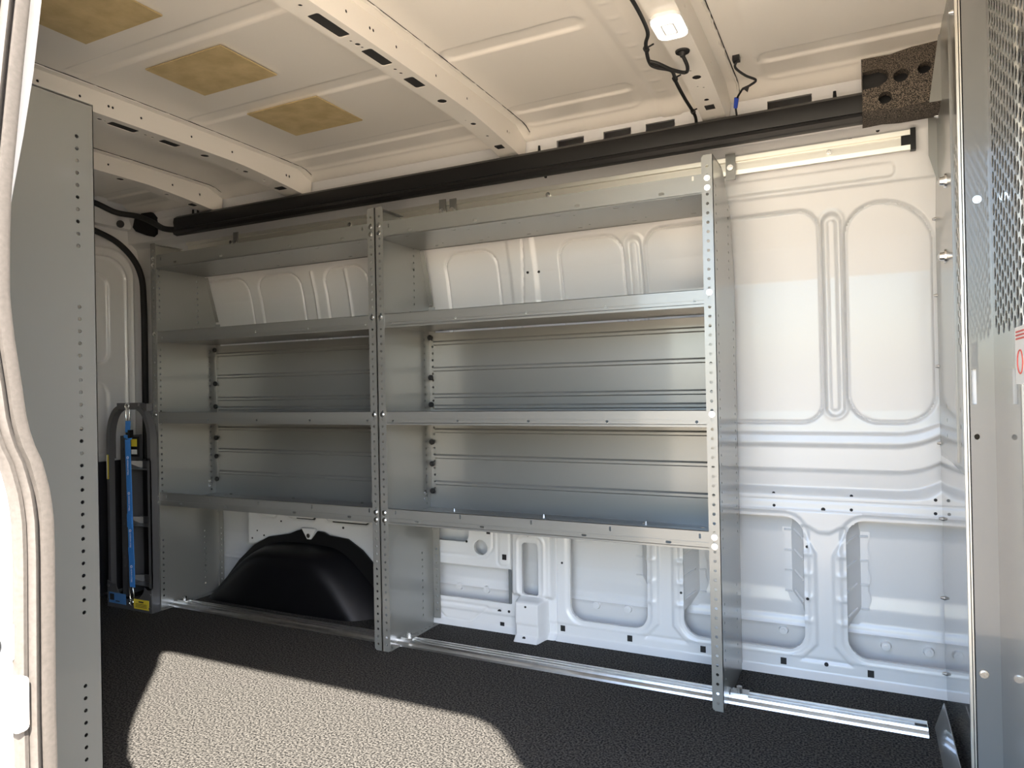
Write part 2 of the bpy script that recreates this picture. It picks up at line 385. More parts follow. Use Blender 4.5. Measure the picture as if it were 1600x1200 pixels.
def bow(xa, xb, slots, dots, side):
    w = xb - xa; S = [0, .02, .08, .08 + w, .14 + w, .165 + w]
    def mp(s, y, t):
        zt, zb = skin(y) - .002, bowz(y); k = zt - zb
        fl = .012 * min(max((abs(y - 1.41) - .45) / .2, 0), 1)
        if s <= S[1]: x, z, nx, nz = xa - .022 + s, zt, 0, -1
        elif s <= S[2]: x, z, nx, nz = xa - .002 + .002 * (s - S[1]) / .06, zt - k * (s - S[1]) / .06, -1, 0
        elif s <= S[3]: x, z, nx, nz = xa + (s - S[2]), zb, 0, -1
        elif s <= S[4]: x, z, nx, nz = xb + .006 * (s - S[3]) / .06, zb + k * (s - S[3]) / .06, 1, 0
        else: x, z, nx, nz = xb + .006 + (s - S[4]), zt, 0, -1
        return (x - nx * t, y, z - nz * t)
    holes = [rrect(S[2] + w / 2 - hw, S[2] + w / 2 + hw, y0, y1, .006, 3) for y0, y1, hw in slots]
    holes += [circ(S[2] + w / 2 + dx, y, r, 10) for y, dx, r in dots] + [circ(S[3] + .03, y, .004, 8) for y in side]
    st = []
    for y in np.arange(.6, 2.18, .02):
        for s in S[1:-1]:
            st.append((s, float(y)))
        st.append((S[2] + w / 2, float(y)))
    def far(p):
        for y0, y1, hw in slots:
            if y0 - .004 < p[1] < y1 + .004 and abs(p[0] - S[2] - w / 2) < hw + .003: return False
        for y, dx, r in dots:
            if math.hypot(p[0] - S[2] - w / 2 - dx, p[1] - y) < r + .003: return False
        return True
    outer = [(0, y) for y in np.arange(.58, 2.185, .02)] + [(s_, 2.196) for s_ in S] + [(S[-1], y) for y in np.arange(2.18, .57, -.02)] + [(s_, .57) for s_ in S[::-1]]
    m = MB(); m.plate(outer, holes, mp, .0015, [p for p in st if far(p)])
    o = m.build('roof_bow', M_ROOF, ceiling, 35)
    c = MB(); c.box(xa + .004, xb - .004, .6, 1.85, 1.7072, 1.745); c.box(xa + .004, xb - .004, 1.85, 2.08, 1.7015, 1.74); c.build('bow_shade_block', M_DARK, o)  # solid dark boxes imitate the shade inside the bow slots
    sb = MB(); P = [(xb + .033 + random.uniform(-.0022, .0022), y, skin(y) - .002) for y in np.arange(.6, 2.17, .018)]
    sb.tube(P, [.0022 + random.uniform(0, .002) for _ in P], 6).build('sealant_bead', M_ROOF, o, 60)
    sw = MB(); P = [(xb + .037, y, skin(y) - .0008) for y in np.arange(.6, 2.17, .03)]
    sw.tube(P, .0013, 5).build('seam_line', M_DARK, o)
    q = MB(); q.box(xa + .022, xb - .02, 2.06, 2.095, bowz(2.078) - .0012, bowz(2.078) + .004); q.build('foot_slot', M_DARK, o)
    return o
SL = [(.60, .68, .014), (.80, .89, .014), (.95, 1.06, .016), (1.19, 1.30, .016), (1.375, 1.465, .016), (1.55, 1.615, .016)]
DT = [(1.115, 0, .005), (1.15, .004, .005), (1.325, -.004, .004), (1.345, 0, .007), (1.362, 0, .004), (1.495, 0, .005), (1.52, 0, .005), (1.72, 0, .014), (1.90, 0, .009), (1.87, -.01, .003), (1.99, .0, .005)]
SD = [1.145, 1.26, 1.345, 1.358, 1.45, 1.632, 1.80, 2.06, 2.075]
for i, (a, b) in enumerate(BOWS):
    if i == 3: bow(a, b, SL[:4], [(1.46, 0, .005), (1.485, 0, .005), (1.90, 0, .012), (1.86, -.008, .003), (1.95, -.008, .003), (1.96, .006, .003), (2.03, 0, .007)], [1.6, 1.9])
    elif i == 0: bow(a, b, SL[:3], [(1.60, 0, .014), (1.75, 0, .013), (1.95, 0, .008)], [1.68, 1.95, 2.08])
    else: bow(a, b, SL, DT, SD)

# near wall with the sliding-door opening (rounded top corners)
NZ = [-.7, .38, .47, .678, .73, .766, .802, .82, .854, .905, .964, 1.018, 1.089, 1.157, 1.244, 1.333, 1.423, 1.80]
NY = [.590, .590, .589, .591, .590, .585, .576, .568, .558, .552, .544, .539, .540, .543, .552, .561, .571, .60]
def near_y(z): return float(np.interp(z, NZ, NY)) - .004
hole = [(-1.0, -.02), (.375, -.02)]
for cx, a0 in ((.375 - .07, 0), (-1.0 + .15, 90)):
    r = .07 if a0 == 0 else .15
    for k in range(9): t = math.radians(a0 + 90 * k / 8); hole.append((cx + r * math.cos(t), 1.69 - r + r * math.sin(t)))
hz = [z for z in NZ if .0 < z < 1.48]
hole = hole[:2] + [(.375, z) for z in hz] + hole[2:] + [(-1.0, z) for z in reversed(hz)]
st = [(x, z) for z in NZ[1:-1] for x in (-3.0, -2.2, -1.5, -1.2, .6, 1.2)] + [(x, z) for z in (1.5, 1.6, 1.7) for x in (-2.4, -1.8, -1.2, .5, 1.0)]
wall_near = struct(MB().plate(rect(-3.1, 1.6, -.62, 1.80), [hole], lambda x, z, t: (x, near_y(z) - t, z), .085, st).build('wall_near', M_WHITE))
baffle = MB(); baffle.add([(.244, .689, z) for z in (-.02, 1.8)] + [(.376, .572, z) for z in (-.02, 1.8)] + [(.39, .60, z) for z in (-.02, 1.8)] + [(.262, .705, z) for z in (-.02, 1.8)], [(0, 1, 3, 2), (2, 3, 5, 4), (4, 5, 7, 6), (6, 7, 1, 0), (0, 2, 4, 6), (1, 7, 5, 3)])
struct(baffle.build('light_baffle', M_WHITE))  # unseen diagonal plate added to stop daylight leaking into the cab
struct(MB().box(-3.3, -3.1, .3, 2.5, -.1, 1.80).build('wall_rear', M_WHITE))
struct(MB().box(1.6, 1.65, .3, 2.5, -.1, 1.80).build('added_front_wall', M_WHITE))  # unseen closed front, no windscreen, added to keep the cab dark
struct(MB().box(-3.3, 1.65, 2.40, 2.45, -.62, 1.80).build('wall_outer', M_WHITE))

# rear door: pressed inner panel with recesses, lower black board
yr = np.arange(1.2, 2.26, .005); zr = np.arange(0, 1.60, .005)
YR, ZR = np.meshgrid(yr, zr, indexing='ij'); DR = np.zeros(YR.shape)
s_ = sd_rr(YR, ZR, .6, 2.095, 1.03, 1.44, .06); DR += recess(s_, .012, .012)
s_ = sd_rr(YR, ZR, .6, 2.09, .62, .945, .06); DR += recess(s_, .010, .014)
s_ = sd_rr(YR, ZR, .6, 2.18, .58, 1.52, .10); DR += ridge(s_, .008, .006); s_ = sd_rr(YR, ZR, .6, 2.215, .55, 1.56, .12); DR += ridge(s_, .006, .006)
door = struct(grid_mesh('door_1', YR, ZR, np.stack([-3.085 + DR, YR, ZR], -1), None, M_WHITE))
MB().box(-3.075, -3.06, 1.2, 2.14, .0, .592).build('door_board', M_BRD, door)
MB().box(-3.078, -3.055, 2.13, 2.25, .0, .585).build('door_board', M_BRD, door)
sp = smooth_path([(-3.07, 1.2, 1.66), (-3.07, 1.8, 1.66), (-3.07, 2.03, 1.627), (-3.07, 2.16, 1.575), (-3.07, 2.245, 1.47), (-3.07, 2.262, 1.30), (-3.07, 2.262, .9), (-3.07, 2.258, .4), (-3.07, 2.257, .0)], 8)
ds = MB().tube(sp, .014, 8).build('rear_door_seal', M_RUBBER, None, 60)
tag(ds, 'curved black rubber seal framing the white rear door, left of the shelves', 'door seal')
sill = MB().box(-3.06, -3.03, 1.2, 2.27, 0, .006).build('sill_strip', M_ALU)
tag(sill, 'thin pale metal strip on floor below the black rear door board', 'strip')
# rear header above the door: white band, bent inwards at the corner
hd = MB(); P0 = []
hp = [(-3.10, 1.66), (-3.07, 1.665), (-3.06, 1.70), (-3.03, 1.75), (-2.99, 1.775)]
hd.add([(x, y, z) for y in (.6, 2.2) for x, z in hp], [(i, i + 1, i + 6, i + 5) for i in range(4)])
struct(hd.build('trim_1', M_WHITE, None, 60))
cp = MB()                                        # curved corner post between rear door and side wall
pr_ = [(-3.09, 2.278), (-3.05, 2.275), (-3.0, 2.29), (-2.95, 2.31), (-2.90, 2.33)]
n_ = len(pr_); cz = [0, .5, 1.0, 1.3, 1.5, 1.62, 1.72]
off = [0, 0, 0, 0, -.005, -.04, -.10]
cp.add([(x, y + o_, z) for z, o_ in zip(cz, off) for x, y in pr_], [(j * n_ + i, j * n_ + i + 1, (j + 1) * n_ + i + 1, (j + 1) * n_ + i) for j in range(len(cz) - 1) for i in range(n_ - 1)])
cpo = struct(cp.build('trim_2', M_WHITE, None, 60))
for (x, y, z, r) in ((-3.03, 2.275, .69, .012), (-3.03, 2.275, .33, .02)):
    MB().box(x - .012, x + .012, y - .003, y + .01, z - r * 1.6, z + r * 1.6).build('dark_hole_insert', M_DARK, cpo)
for yy in (2.20, 2.11):
    MB().box(-3.10, -3.045, yy - .02, yy + .02, 1.715, 1.722).build('dark_slot_insert', M_DARK, cpo)

# ------------------------------------------------------------------ SHELVING
PITCH = .0256
def side_rows():
    z = [PITCH * k for k in range(59)]
    return [q for q in z if .03 < q < .30 or .425 < q < 1.10 or 1.19 < q < 1.45]
UPR = [(0, 0), (0, 1.512), (.13, 1.512), (.155, 1.505), (.275, 1.40), (.325, 1.21), (.325, .30), (.315, 0)]
def upright(X0, sg, T, parent, bolts, back_bolts=(), label=None):
    m = MB(); th = .0018
    holes = []
    for z in side_rows():
        holes.append(circ(.036, z, .0042, 8))
        xb = .245 if z < .31 else (.285 if z < 1.15 else .225)
        if not (z > 1.15 and z > 1.43): holes.append(circ(xb, z, .0042, 8))
    m.plate([(p[0], p[1]) for p in UPR], holes, lambda d, z, t: T(X0 + sg * t, d, z), th)
    fh = [circ(.016, .022 + PITCH * k, .0044, 8) for k in range(58)]
    corner = [(0, 0.0), (.024, 0), (.031, .007), (.031, 1.505), (.026, 1.512), (0, 1.512)]
    m.plate(corner, fh, lambda s, z, t: T(X0 + sg * s, t, z), th)
    bh = [circ(.016, z, .0044, 8) for z in side_rows() if z < 1.19]
    m.plate(rect(0, .030, .02, 1.20), bh, lambda s, z, t: T(X0 + sg * s, .323 - t, z), th)
    m.plate(rect(0, .020, 0, .205), [], lambda s, q, t: T(X0 + sg * s, .325 - q * .27 - t, 1.21 + q * .95), th)
    ft = [circ(.016, .03 + .0262 * k * 1.0, .0035, 8) for k in range(11)]
    m.plate(rect(0, .030, .004, .312), ft, lambda s, d, t: T(X0 + sg * s, d, .001 + t), .002)
    tp = [circ(.010, .03 + .0262 * k, .0035, 8) for k in range(4)]
    m.plate(rect(0, .020, .004, .14), tp, lambda s, d, t: T(X0 + sg * s, d, 1.510 - t), .002)
    o = m.build('upright', M_STEEL, parent)
    for z in bolts: hexbolt(T(X0 + sg * .016, 0, z), T(X0 + sg * .016, -1, z), o)
    for d, z in back_bolts: hexbolt(T(X0 + sg * .002, d, z), T(X0 + sg * 1.0, d, z), o, .006)
    return o
def hexbolt(p, q, parent, r=.0075):
    p = Vector(p); d = (Vector(q) - p).normalized(); m = MB()
    m.cyl(p, p + d * .0015, r * 1.15, n=14); m.cyl(p + d * .0015, p + d * .0055, r * .8, r * .72, 6)
    return m.build('bolt', M_BOLT, parent)
def shelf(xa, xb, T, parent, zl, zh, pan, vs_, hs_, dots, depth, top=False, name='shelf'):
    m = MB(); th = .0015
    holes = [rrect(x - .003, x + .003, z - .007, z + .007, .0025, 2) for x, z in vs_] + [rrect(x - .008, x + .008, z - .004, z + .004, .0035, 2) for x, z in hs_] + [circ(x, z, .0045, 8) for x, z in dots]
    m.plate(rect(xa, xb, zl, zh), holes, lambda x, z, t: T(x, .003 + t, z), th)
    if not top:                                  # rolled edge on the lip
        m.plate(rect(xa, xb, 0, .010), [], lambda x, q, t: T(x, .003 + q, zh - t), th)
        m.plate(rect(xa, xb, zl + .018, zl + .021), [], lambda x, z, t: T(x, .001 + t, z), .002)
    sl = []
    n = int((xb - xa) / .17)
    for k in range(n):
        x = xa + .10 + k * (xb - xa - .2) / max(1, n - 1)
        sl += [rrect(x - .008, x + .008, .035, .043, .003, 2), rrect(x - .008, x + .008, depth - .045, depth - .037, .003, 2), circ(x + .045, .06, .003, 6), circ(x + .045, depth - .07, .003, 6)]
    m.plate(rect(xa, xb, .003, depth), sl, lambda x, d, t: T(x, d, pan + t), th)
    bh = .052 if name == 'tray_shelf' else .014
    if top: m.plate(rect(xa, xb, pan - .002, pan + .02), [], lambda x, z, t: T(x, depth - t, z), th)
    else: m.plate(rect(xa, xb, pan, pan + bh), [rrect(x - .003, x + .003, pan + .03, pan + .042, .0025, 2) for x in (xa + .05, xa + .4, xb - .3)] if bh > .05 else [], lambda x, z, t: T(x, depth - t, z), th)
    o = m.build('shelf', M_STEEL, parent)
    return o
def backpanel(xa, xb, T, parent, z0, z1, grooves, d0=.306):
    prof = [(z0, 0)]
    for z in sorted(grooves): prof += [(z - .009, 0), (z - .005, -.006), (z + .003, -.006), (z + .009, 0)]
    prof += [(z1, 0)]
    m = MB(); v = []; f = []
    for x in (xa, xb):
        for z, d in prof: v.append(T(x, d0 + d, z))
    n = len(prof)
    for i in range(n - 1): f.append((i, i + 1, n + i + 1, n + i))
    m.add(v, f)
    v2 = [T(x, d0 + .004, z) for x in (xa, xb) for z in (z0, z1)]; m.add(v2, [(0, 1, 3, 2)])
    return m.build('back_panel', M_STEEL, parent, recalc=False)
def knob(x, z, T, parent, d=.296):
    m = MB(); m.cyl(T(x, d + .006, z), T(x, d, z), .010, .0105, 16); m.cyl(T(x, d, z), T(x, d - .004, z), .0085, .006, 16)
    return m.build('knob', M_RUBBER, parent, 40)
GR1 = [.536, .635, .732]; GR2 = [.821, .863, .963, 1.061]
def unit(XL, XR, T, label, loc, slots, full=True):
    t = thing('shelving_unit', label, 'shelving unit', 'grey steel shelving units bolted inside the van', loc)
    parts = []
    bz = [1.448, 1.422, 1.137, .805, .471, .446]
    parts.append(upright(XL, 1, T, t, bz, [(.20, 1.17), (.275, .50), (.275, .478)] if full else ()))
    parts.append(upright(XR, -1, T, t, bz, [(.20, 1.17), (.275, .50)] if full else ()))
    xa, xb = XL + .002, XR - .002
    v1, h1, d2, d3, v4, h4 = slots
    parts.append(shelf(xa, xb, T, t, .434, .486, .440, v1, h1, [], .312, name='tray_shelf'))
    parts.append(shelf(xa, xb, T, t, .770, .816, .776, [], [], d2, .303))
    parts.append(shelf(xa, xb, T, t, 1.099, 1.147, 1.106, [], [], d3, .300))
    parts.append(shelf(xa, xb, T, t, 1.408, 1.462, 1.410, v4, h4, [], .268, top=True))
    if full:
        parts.append(backpanel(xa + .03, xb - .03, T, t, .45, .768, GR1)); parts.append(backpanel(xa + .03, xb - .03, T, t, .79, 1.10, GR2))
        for z in (1.083, .932, .830, .689, .607, .505):
            parts.append(knob(XL + .020, z, T, t)); parts.append(knob(XR - .020, z, T, t))
        for sx in (XL, XR):                      # corner gusset under the tray shelf
            g = MB(); s = 1 if sx == XL else -1
            g.add([T(sx + s * .003, .315, .437), T(sx + s * .11, .315, .437), T(sx + s * .003, .315, .35), T(sx + s * .003, .317, .437), T(sx + s * .11, .317, .437), T(sx + s * .003, .317, .35)], [(0, 1, 2), (3, 5, 4), (0, 3, 4, 1), (1, 4, 5, 2), (2, 5, 3, 0)])
            parts.append(g.build('gusset', M_STEEL, t))
            parts.append(hexbolt(T(sx + s * .018, .322, .40), T(sx + s * .018, 0, .40), t, .006))
        for k in range(3):
            x = xa + .12 + k * .36
            b = MB(); b.cyl(T(x, .285, .4415), T(x, .285, .448), .006, .0055, 8); parts.append(b.build('bolt', M_BOLT, t))
    rehome(t, parts)
    return t
Tf = lambda x, d, z: (x, 1.97 + d, z)
Tn = lambda x, d, z: (x, 0.97 - d, z)
SB = ([(-1.424, .475), (-1.171, .475), (-.92, .475), (-.667, .473), (-.41, .471)], [(-1.339, .450), (-1.092, .450), (-.748, .449), (-.497, .448)],
      [(-1.427, .785), (-1.174, .785), (-.922, .785), (-.67, .785), (-.412, .784)], [(-1.428, 1.117), (-1.174, 1.117), (-.923, 1.117), (-.668, 1.117), (-.411, 1.117)],
      [(-1.431, 1.445), (-.409, 1.453)], [(-1.343, 1.422), (-1.094, 1.422), (-.749, 1.422), (-.497, 1.422)])
SA = ([(-2.56, .470), (-2.308, .470), (-2.05, .471), (-1.79, .473), (-1.533, .475)], [(-2.473, .446), (-2.225, .447), (-1.873, .448), (-1.62, .448)],
      [(-2.559, .785), (-2.311, .785), (-2.052, .785), (-1.792, .785), (-1.534, .785)], [(-2.57, 1.119), (-2.314, 1.119), (-2.05, 1.118), (-1.793, 1.117), (-1.535, 1.116)],
      [(-2.57, 1.445), (-1.541, 1.446)], [(-2.486, 1.424), (-2.225, 1.422), (-1.873, 1.422), (-1.629, 1.422)])
unit(-1.4835, -.354, Tf, 'grey steel shelving unit on the far wall, the one closer to the perforated bulkhead', (-.92, 2.13, 0), SB)
unit(-2.628, -1.4865, Tf, 'grey steel shelving unit on the far wall, standing over the black wheel arch cover', (-2.06, 2.13, 0), SA)
UC = unit(-2.58, -1.47, Tn, 'grey steel shelving unit at far left, only its tall perforated end panel showing', (-2.03, .81, 0), ([], [], [], [], [], []), full=False)

# ------------------------------------------------------------------ tracks and trims
ft = MB(); ft.sweep_x([(2.030, 0), (2.033, .006), (2.050, .009), (2.053, .015), (2.059, .015), (2.060, .006), (2.070, .006), (2.071, .015), (2.078, .015), (2.079, .006), (2.089, .006), (2.090, .015), (2.096, .015), (2.099, .009), (2.110, .006), (2.113, 0)], -2.68, .129)
ftt = thing('floor_track', 'long aluminium cargo track fixed along the black floor under the shelving', 'track', None, (-1.27, 2.07, 0))
rehome(ftt, [ft.build('extrusion', M_ALU, ftt)])
p = [MB().box(.100, .127, 2.058, 2.072, .006, .0155).build('end_stop', M_BLACK, ftt)]
for x in (-2.60, -1.46, -.34):
    b = MB(); b.box(x - .012, x + .035, 2.060, 2.095, .012, .020); b.cyl((x + .01, 2.076, .02), (x + .01, 2.076, .034), .008, n=6); p.append(b.build('clamp', M_BOLT, ftt))
rehome(ftt, p)
tt = thing('wall_track', 'pale aluminium track screwed along the upper white wall behind the shelves', 'track', None, (-1.27, 2.23, 1.54))
tk = MB(); tk.sweep_x([(2.232, 1.517), (2.222, 1.517), (2.221, 1.530), (2.229, 1.531), (2.229, 1.556), (2.219, 1.557), (2.218, 1.570), (2.232, 1.571)], -2.72, .138)
p = [tk.build('extrusion', M_TRACK, tt), MB().box(.128, .141, 2.214, 2.234, 1.514, 1.573).build('end_cap', M_BLACK, tt), MB().box(.106, .128, 2.219, 2.229, 1.531, 1.556).build('end_stop', M_BLACK, tt)]
for x in (-2.45, -1.80, -.95, -.075):
    b = MB(); b.cyl((x, 2.230, 1.543), (x, 2.224, 1.543), .0085, .008, 14); b.cyl((x, 2.224, 1.543), (x, 2.221, 1.543), .005, n=6); p.append(b.build('screw', M_BOLT, tt, 40))
rehome(tt, p)
for x, w in ((-2.40, 'left'), (-1.36, 'middle'), (-.345, 'right')):
    lab = {'left': 'small steel clip on the wall track above the rear-most shelving unit', 'middle': 'small steel clip on the wall track just right of the paired shelving uprights', 'right': 'slotted steel clip holding the upright nearest the bulkhead to the wall track'}[w]
    c = thing('track_clip', lab, 'clip', 'clips tying shelving to the wall track', (x, 2.21, 1.54))
    b = MB(); b.box(x - .014, x + .014, 2.208, 2.211, 1.500, 1.578); 
    if w == 'middle': b.box(x + .03, x + .058, 2.208, 2.211, 1.505, 1.575)
    pp = [b.build('clip_plate', M_STEEL, c)]
    b = MB(); b.cyl((x, 2.208, 1.535), (x, 2.200, 1.535), .010, .009, 14); b.cyl((x, 2.200, 1.535), (x, 2.194, 1.535), .006, n=6)
    pp.append(b.build('clip_bolt', M_BOLT, c))
    if w == 'middle': b = MB(); b.cyl((x + .044, 2.208, 1.535), (x + .044, 2.200, 1.535), .010, .009, 14); pp.append(b.build('clip_bolt', M_BOLT, c))
    rehome(c, pp)

bar = MB(); bar.sweep_x([(2.200, 1.600), (2.150, 1.582), (2.120, 1.573), (2.104, 1.577), (2.098, 1.588), (2.100, 1.597), (2.107, 1.602), (2.102, 1.630), (2.106, 1.648), (2.122, 1.660), (2.200, 1.668)], -2.655, .012)
bt = thing('trim_bar', 'long black plastic trim bar running under the roof edge along the far wall', 'trim bar', None, (-1.32, 2.15, 1.63))
p = [bar.build('cover', M_BLACK, bt, 40)]
for x in (-2.60, -2.57, -.95, -.055):
    p.append(MB().cyl((x, 2.16, 1.66), (x, 2.16, 1.69), .006, .004, 10).build('peg', M_BLACK, bt))
rehome(bt, p)

# foam block
fo = MB()
def fmap(x, z, t):
    cz = max(0, x - .10); return (x, 2.085 + t + .05 * sstep((z - 1.66) / .12), z + .18 * cz - .0 * t)
fh = [rrect(-.05, .082, 1.640, 1.690, .018, 4), circ(.103, 1.672, .018, 16), circ(.156, 1.672, .016, 14), circ(.066, 1.622, .016, 16)]
out = [(.012, 1.592), (.06, 1.594), (.10, 1.588), (.235, 1.575), (.235, 1.755), (.16, 1.752), (.08, 1.748), (.012, 1.750)]
fh[0] = [(.0145, 1.652), (.052, 1.654), (.070, 1.664), (.076, 1.680), (.070, 1.698), (.052, 1.706), (.0145, 1.704)]
fb = thing('foam_block', 'speckled black moulded foam block at the bulkhead end of the black trim bar', 'foam block', None, (.12, 2.12, 1.66))
st = [(x, z) for x in np.arange(.03, .23, .02) for z in np.arange(1.60, 1.75, .015) if not (x < .09 and 1.645 < z < 1.71) and all(math.hypot(x - a, z - b) > .022 for a, b in ((.103, 1.672), (.156, 1.672), (.066, 1.622)))]
p = [fo.plate(out, fh, fmap, .03, st).build('block', M_FOAM, fb, 35), MB().box(.014, .24, 2.125, 2.19, 1.602, 1.735).build('block_core', M_BLACK, fb)]
lo = MB(); P = [(.012, 1.592), (.06, 1.594), (.10, 1.590), (.235, 1.592)]
lo.add([(x, 2.086, z) for x, z in P] + [(x, 2.13, z - .012) for x, z in P] + [(x, 2.20, z - .004) for x, z in P], [(i, i + 1, i + 5, i + 4) for i in range(3)] + [(i + 4, i + 5, i + 9, i + 8) for i in range(3)])
p.append(lo.build('block_underside', M_FOAM, fb, 35)); rehome(fb, p)

# roof damping pads
for (x0, x1, y0, y1), lab in (((-1.712, -1.432, .93, 1.115), 'tan mastic pad on the roof skin, nearest the sliding door opening'),
                              ((-1.712, -1.430, 1.278, 1.470), 'tan mastic pad on the roof skin, middle of the row of three'),
                              ((-1.715, -1.434, 1.632, 1.848), 'tan mastic pad on the roof skin, closest to the far wall')):
    o = MB().box(x0, x1, y0, y1, 1.7605, 1.764); m = o.build('damping_pad', M_PAD); 
    tag(m, lab, 'roof pad', 'tan damping pads on the roof')

# wheel arch liner
wa = thing('wheel_arch_cover', 'black moulded wheel arch cover under the rear-most far shelving unit', 'wheel arch cover', None, (-2.13, 2.23, 0))
R1 = [(-2.615, 0), (-2.47, .135), (-2.385, .205), (-2.30, .245), (-2.15, .254), (-2.0, .25), (-1.91, .235), (-1.79, .13), (-1.655, 0)]
R2 = [(-2.595, 0), (-2.46, .125), (-2.37, .198), (-2.29, .232), (-2.14, .236), (-2.01, .230), (-1.94, .210), (-1.845, .115), (-1.750, 0)]
R3 = [(-2.56, 0), (-2.43, .112), (-2.345, .178), (-2.275, .210), (-2.14, .213), (-2.02, .205), (-1.965, .185), (-1.875, .10), (-1.785, 0)]
R4 = [(-2.48, 0), (-2.38, .09), (-2.30, .145), (-2.25, .168), (-2.14, .17), (-2.05, .165), (-2.0, .148), (-1.92, .08), (-1.84, 0)]
rings = [(2.300, R1), (2.292, R1), (2.205, R2), (2.170, R3), (2.160, R4)]
v = [(x, y, z) for y, R in rings for x, z in R]; f = []
for j in range(4):
    for i in range(8): f.append((j * 9 + i, j * 9 + i + 1, (j + 1) * 9 + i + 1, (j + 1) * 9 + i))
b = 36; f += [(b, b + 1, b + 7, b + 8), (b + 1, b + 2, b + 6, b + 7), (b + 2, b + 3, b + 5, b + 6), (b + 3, b + 4, b + 5)]
bo = MB().add(v, f).build('body', M_ARCH, wa, 180)
ss = bo.modifiers.new('s', 'SUBSURF'); ss.levels = 3; ss.render_levels = 3
fl = [(-2.64, 0), (-2.50, .150), (-2.41, .222), (-2.325, .263), (-2.203, .285), (-2.165, .300), (-2.138, .308), (-2.118, .285), (-2.105, .268), (-2.085, .268), (-2.068, .285), (-2.050, .306), (-2.02, .304), (-1.99, .293), (-1.893, .285), (-1.82, .245), (-1.766, .197), (-1.69, .10), (-1.62, 0)]
inn = [(-2.56, .002), (-2.40, .12), (-2.25, .18), (-2.0, .18), (-1.88, .12), (-1.74, .002)]
fm = MB(); fm.plate(fl, [inn], lambda x, z, t: (x, 2.291 + t, z), .008)
p = [bo, fm.build('rim', M_BLACK, wa)]
sc_ = MB(); sc_.cyl((-2.095, 2.292, .285), (-2.095, 2.284, .285), .010, .009, 14); p.append(sc_.build('screw', M_BOLT, wa, 40))
rehome(wa, p)
vtab = MB(); vtab.plate([(-2.135, .315), (-2.118, .290), (-2.105, .270), (-2.085, .270), (-2.070, .290), (-2.055, .315)], [], lambda x, z, t: (x, 2.288 + t, z), .004).build('mount_tab', M_WHITE, wall_far)

# ------------------------------------------------------------------ lamp, grommet, wiring
lt = thing('dome_lamp', 'bright white lit cargo lamp on the roof bow nearest the bulkhead', 'lamp', None, (-.378, 1.60, 1.705))
l1 = MB(); l1.plate(rrect(-.412, -.342, 1.545, 1.655, .022, 6), [], lambda x, y, t: (x, y, 1.7045 - t), .008)
l2 = MB(); l2.plate(rrect(-.411, -.343, 1.548, 1.652, .021, 6), [], lambda x, y, t: (x, y, 1.6965 - t), .005)
l3 = MB(); l3.plate(rrect(-.392, -.362, 1.575, 1.625, .004, 2), [rrect(-.389, -.365, 1.578, 1.622, .003, 2)], lambda x, y, t: (x, y, 1.6915 - t), .0015)
rehome(lt, [l1.build('housing', M_PAPER, lt, 30), l2.build('lens', M_LENS, lt, 30), l3.build('lens_frame', M_PAPER, lt)])
gr = MB(); zb = bowz(1.745); gr.cyl((-.380, 1.745, zb + .002), (-.380, 1.745, zb - .004), .018, .017, 20); gr.cyl((-.380, 1.745, zb - .004), (-.380, 1.745, zb - .014), .009, .006, 14)
tag(gr.build('rubber_grommet', M_RUBBER, None, 40), 'round black rubber grommet in roof bow beside the lit lamp', 'grommet')
h1 = thing('wiring_harness', 'black taped cable looping past the lit lamp down to the black trim bar', 'cable', None, (-.42, 1.9, 1.70))
w1 = smooth_path([(-.44, 1.30, 1.712), (-.425, 1.45, 1.708), (-.428, 1.60, 1.702), (-.448, 1.66, 1.698), (-.462, 1.742, 1.692), (-.450, 1.765, 1.686), (-.420, 1.79, 1.682), (-.425, 1.85, 1.690), (-.432, 1.90, 1.695), (-.432, 2.0, 1.688), (-.425, 2.10, 1.672), (-.432, 2.15, 1.655)], 8)
w2 = smooth_path([(-.380, 1.745, zb - .010), (-.374, 1.770, zb - .030), (-.385, 1.795, zb - .032), (-.412, 1.775, zb - .028), (-.440, 1.745, zb - .018), (-.459, 1.738, 1.692)], 8)
ties = []
for q in (w1[26], w1[60], w1[78]):
    tie = MB(); tie.tube([q + Vector((0, -.006, 0)), q + Vector((0, .006, 0))], .007, 8); tie.tube([q + Vector((.004, 0, .004)), q + Vector((.018, .003, .010))], .0022, 5); ties.append(tie.build('cable_tie', M_RUBBER, h1, 60))
rehome(h1, [MB().tube(w1, .0046, 8).build('cable', M_RUBBER, h1, 60), MB().tube(w2, .0046, 8).build('branch_cable', M_RUBBER, h1, 60)] + ties)
h2 = thing('connector_lead', 'loose black wire with plug hanging from the roof, right of the lit lamp bow', 'cable', None, (-.28, 2.1, 1.72))
w3 = smooth_path([(-.286, 1.975, 1.752), (-.292, 1.985, 1.738), (-.270, 2.01, 1.722), (-.246, 2.03, 1.712), (-.262, 2.04, 1.705), (-.284, 2.05, 1.702)], 8)
w4 = smooth_path([(-.284, 2.05, 1.702), (-.300, 2.07, 1.690), (-.308, 2.085, 1.672), (-.308, 2.10, 1.650)], 6)
pl = MB(); pl.box(-.296, -.278, 1.962, 1.982, 1.748, 1.764)
bc = MB(); bc.cyl((-.303, 2.072, 1.690), (-.309, 2.088, 1.668), .0065, .0055, 8)
tp_ = MB(); tp_.add([(-.262, 2.035, 1.706), (-.284, 2.045, 1.704), (-.270, 2.045, 1.690), (-.262, 2.038, 1.706), (-.284, 2.048, 1.704), (-.270, 2.048, 1.690)], [(0, 1, 2), (3, 5, 4), (0, 3, 4, 1), (1, 4, 5, 2), (2, 5, 3, 0)])
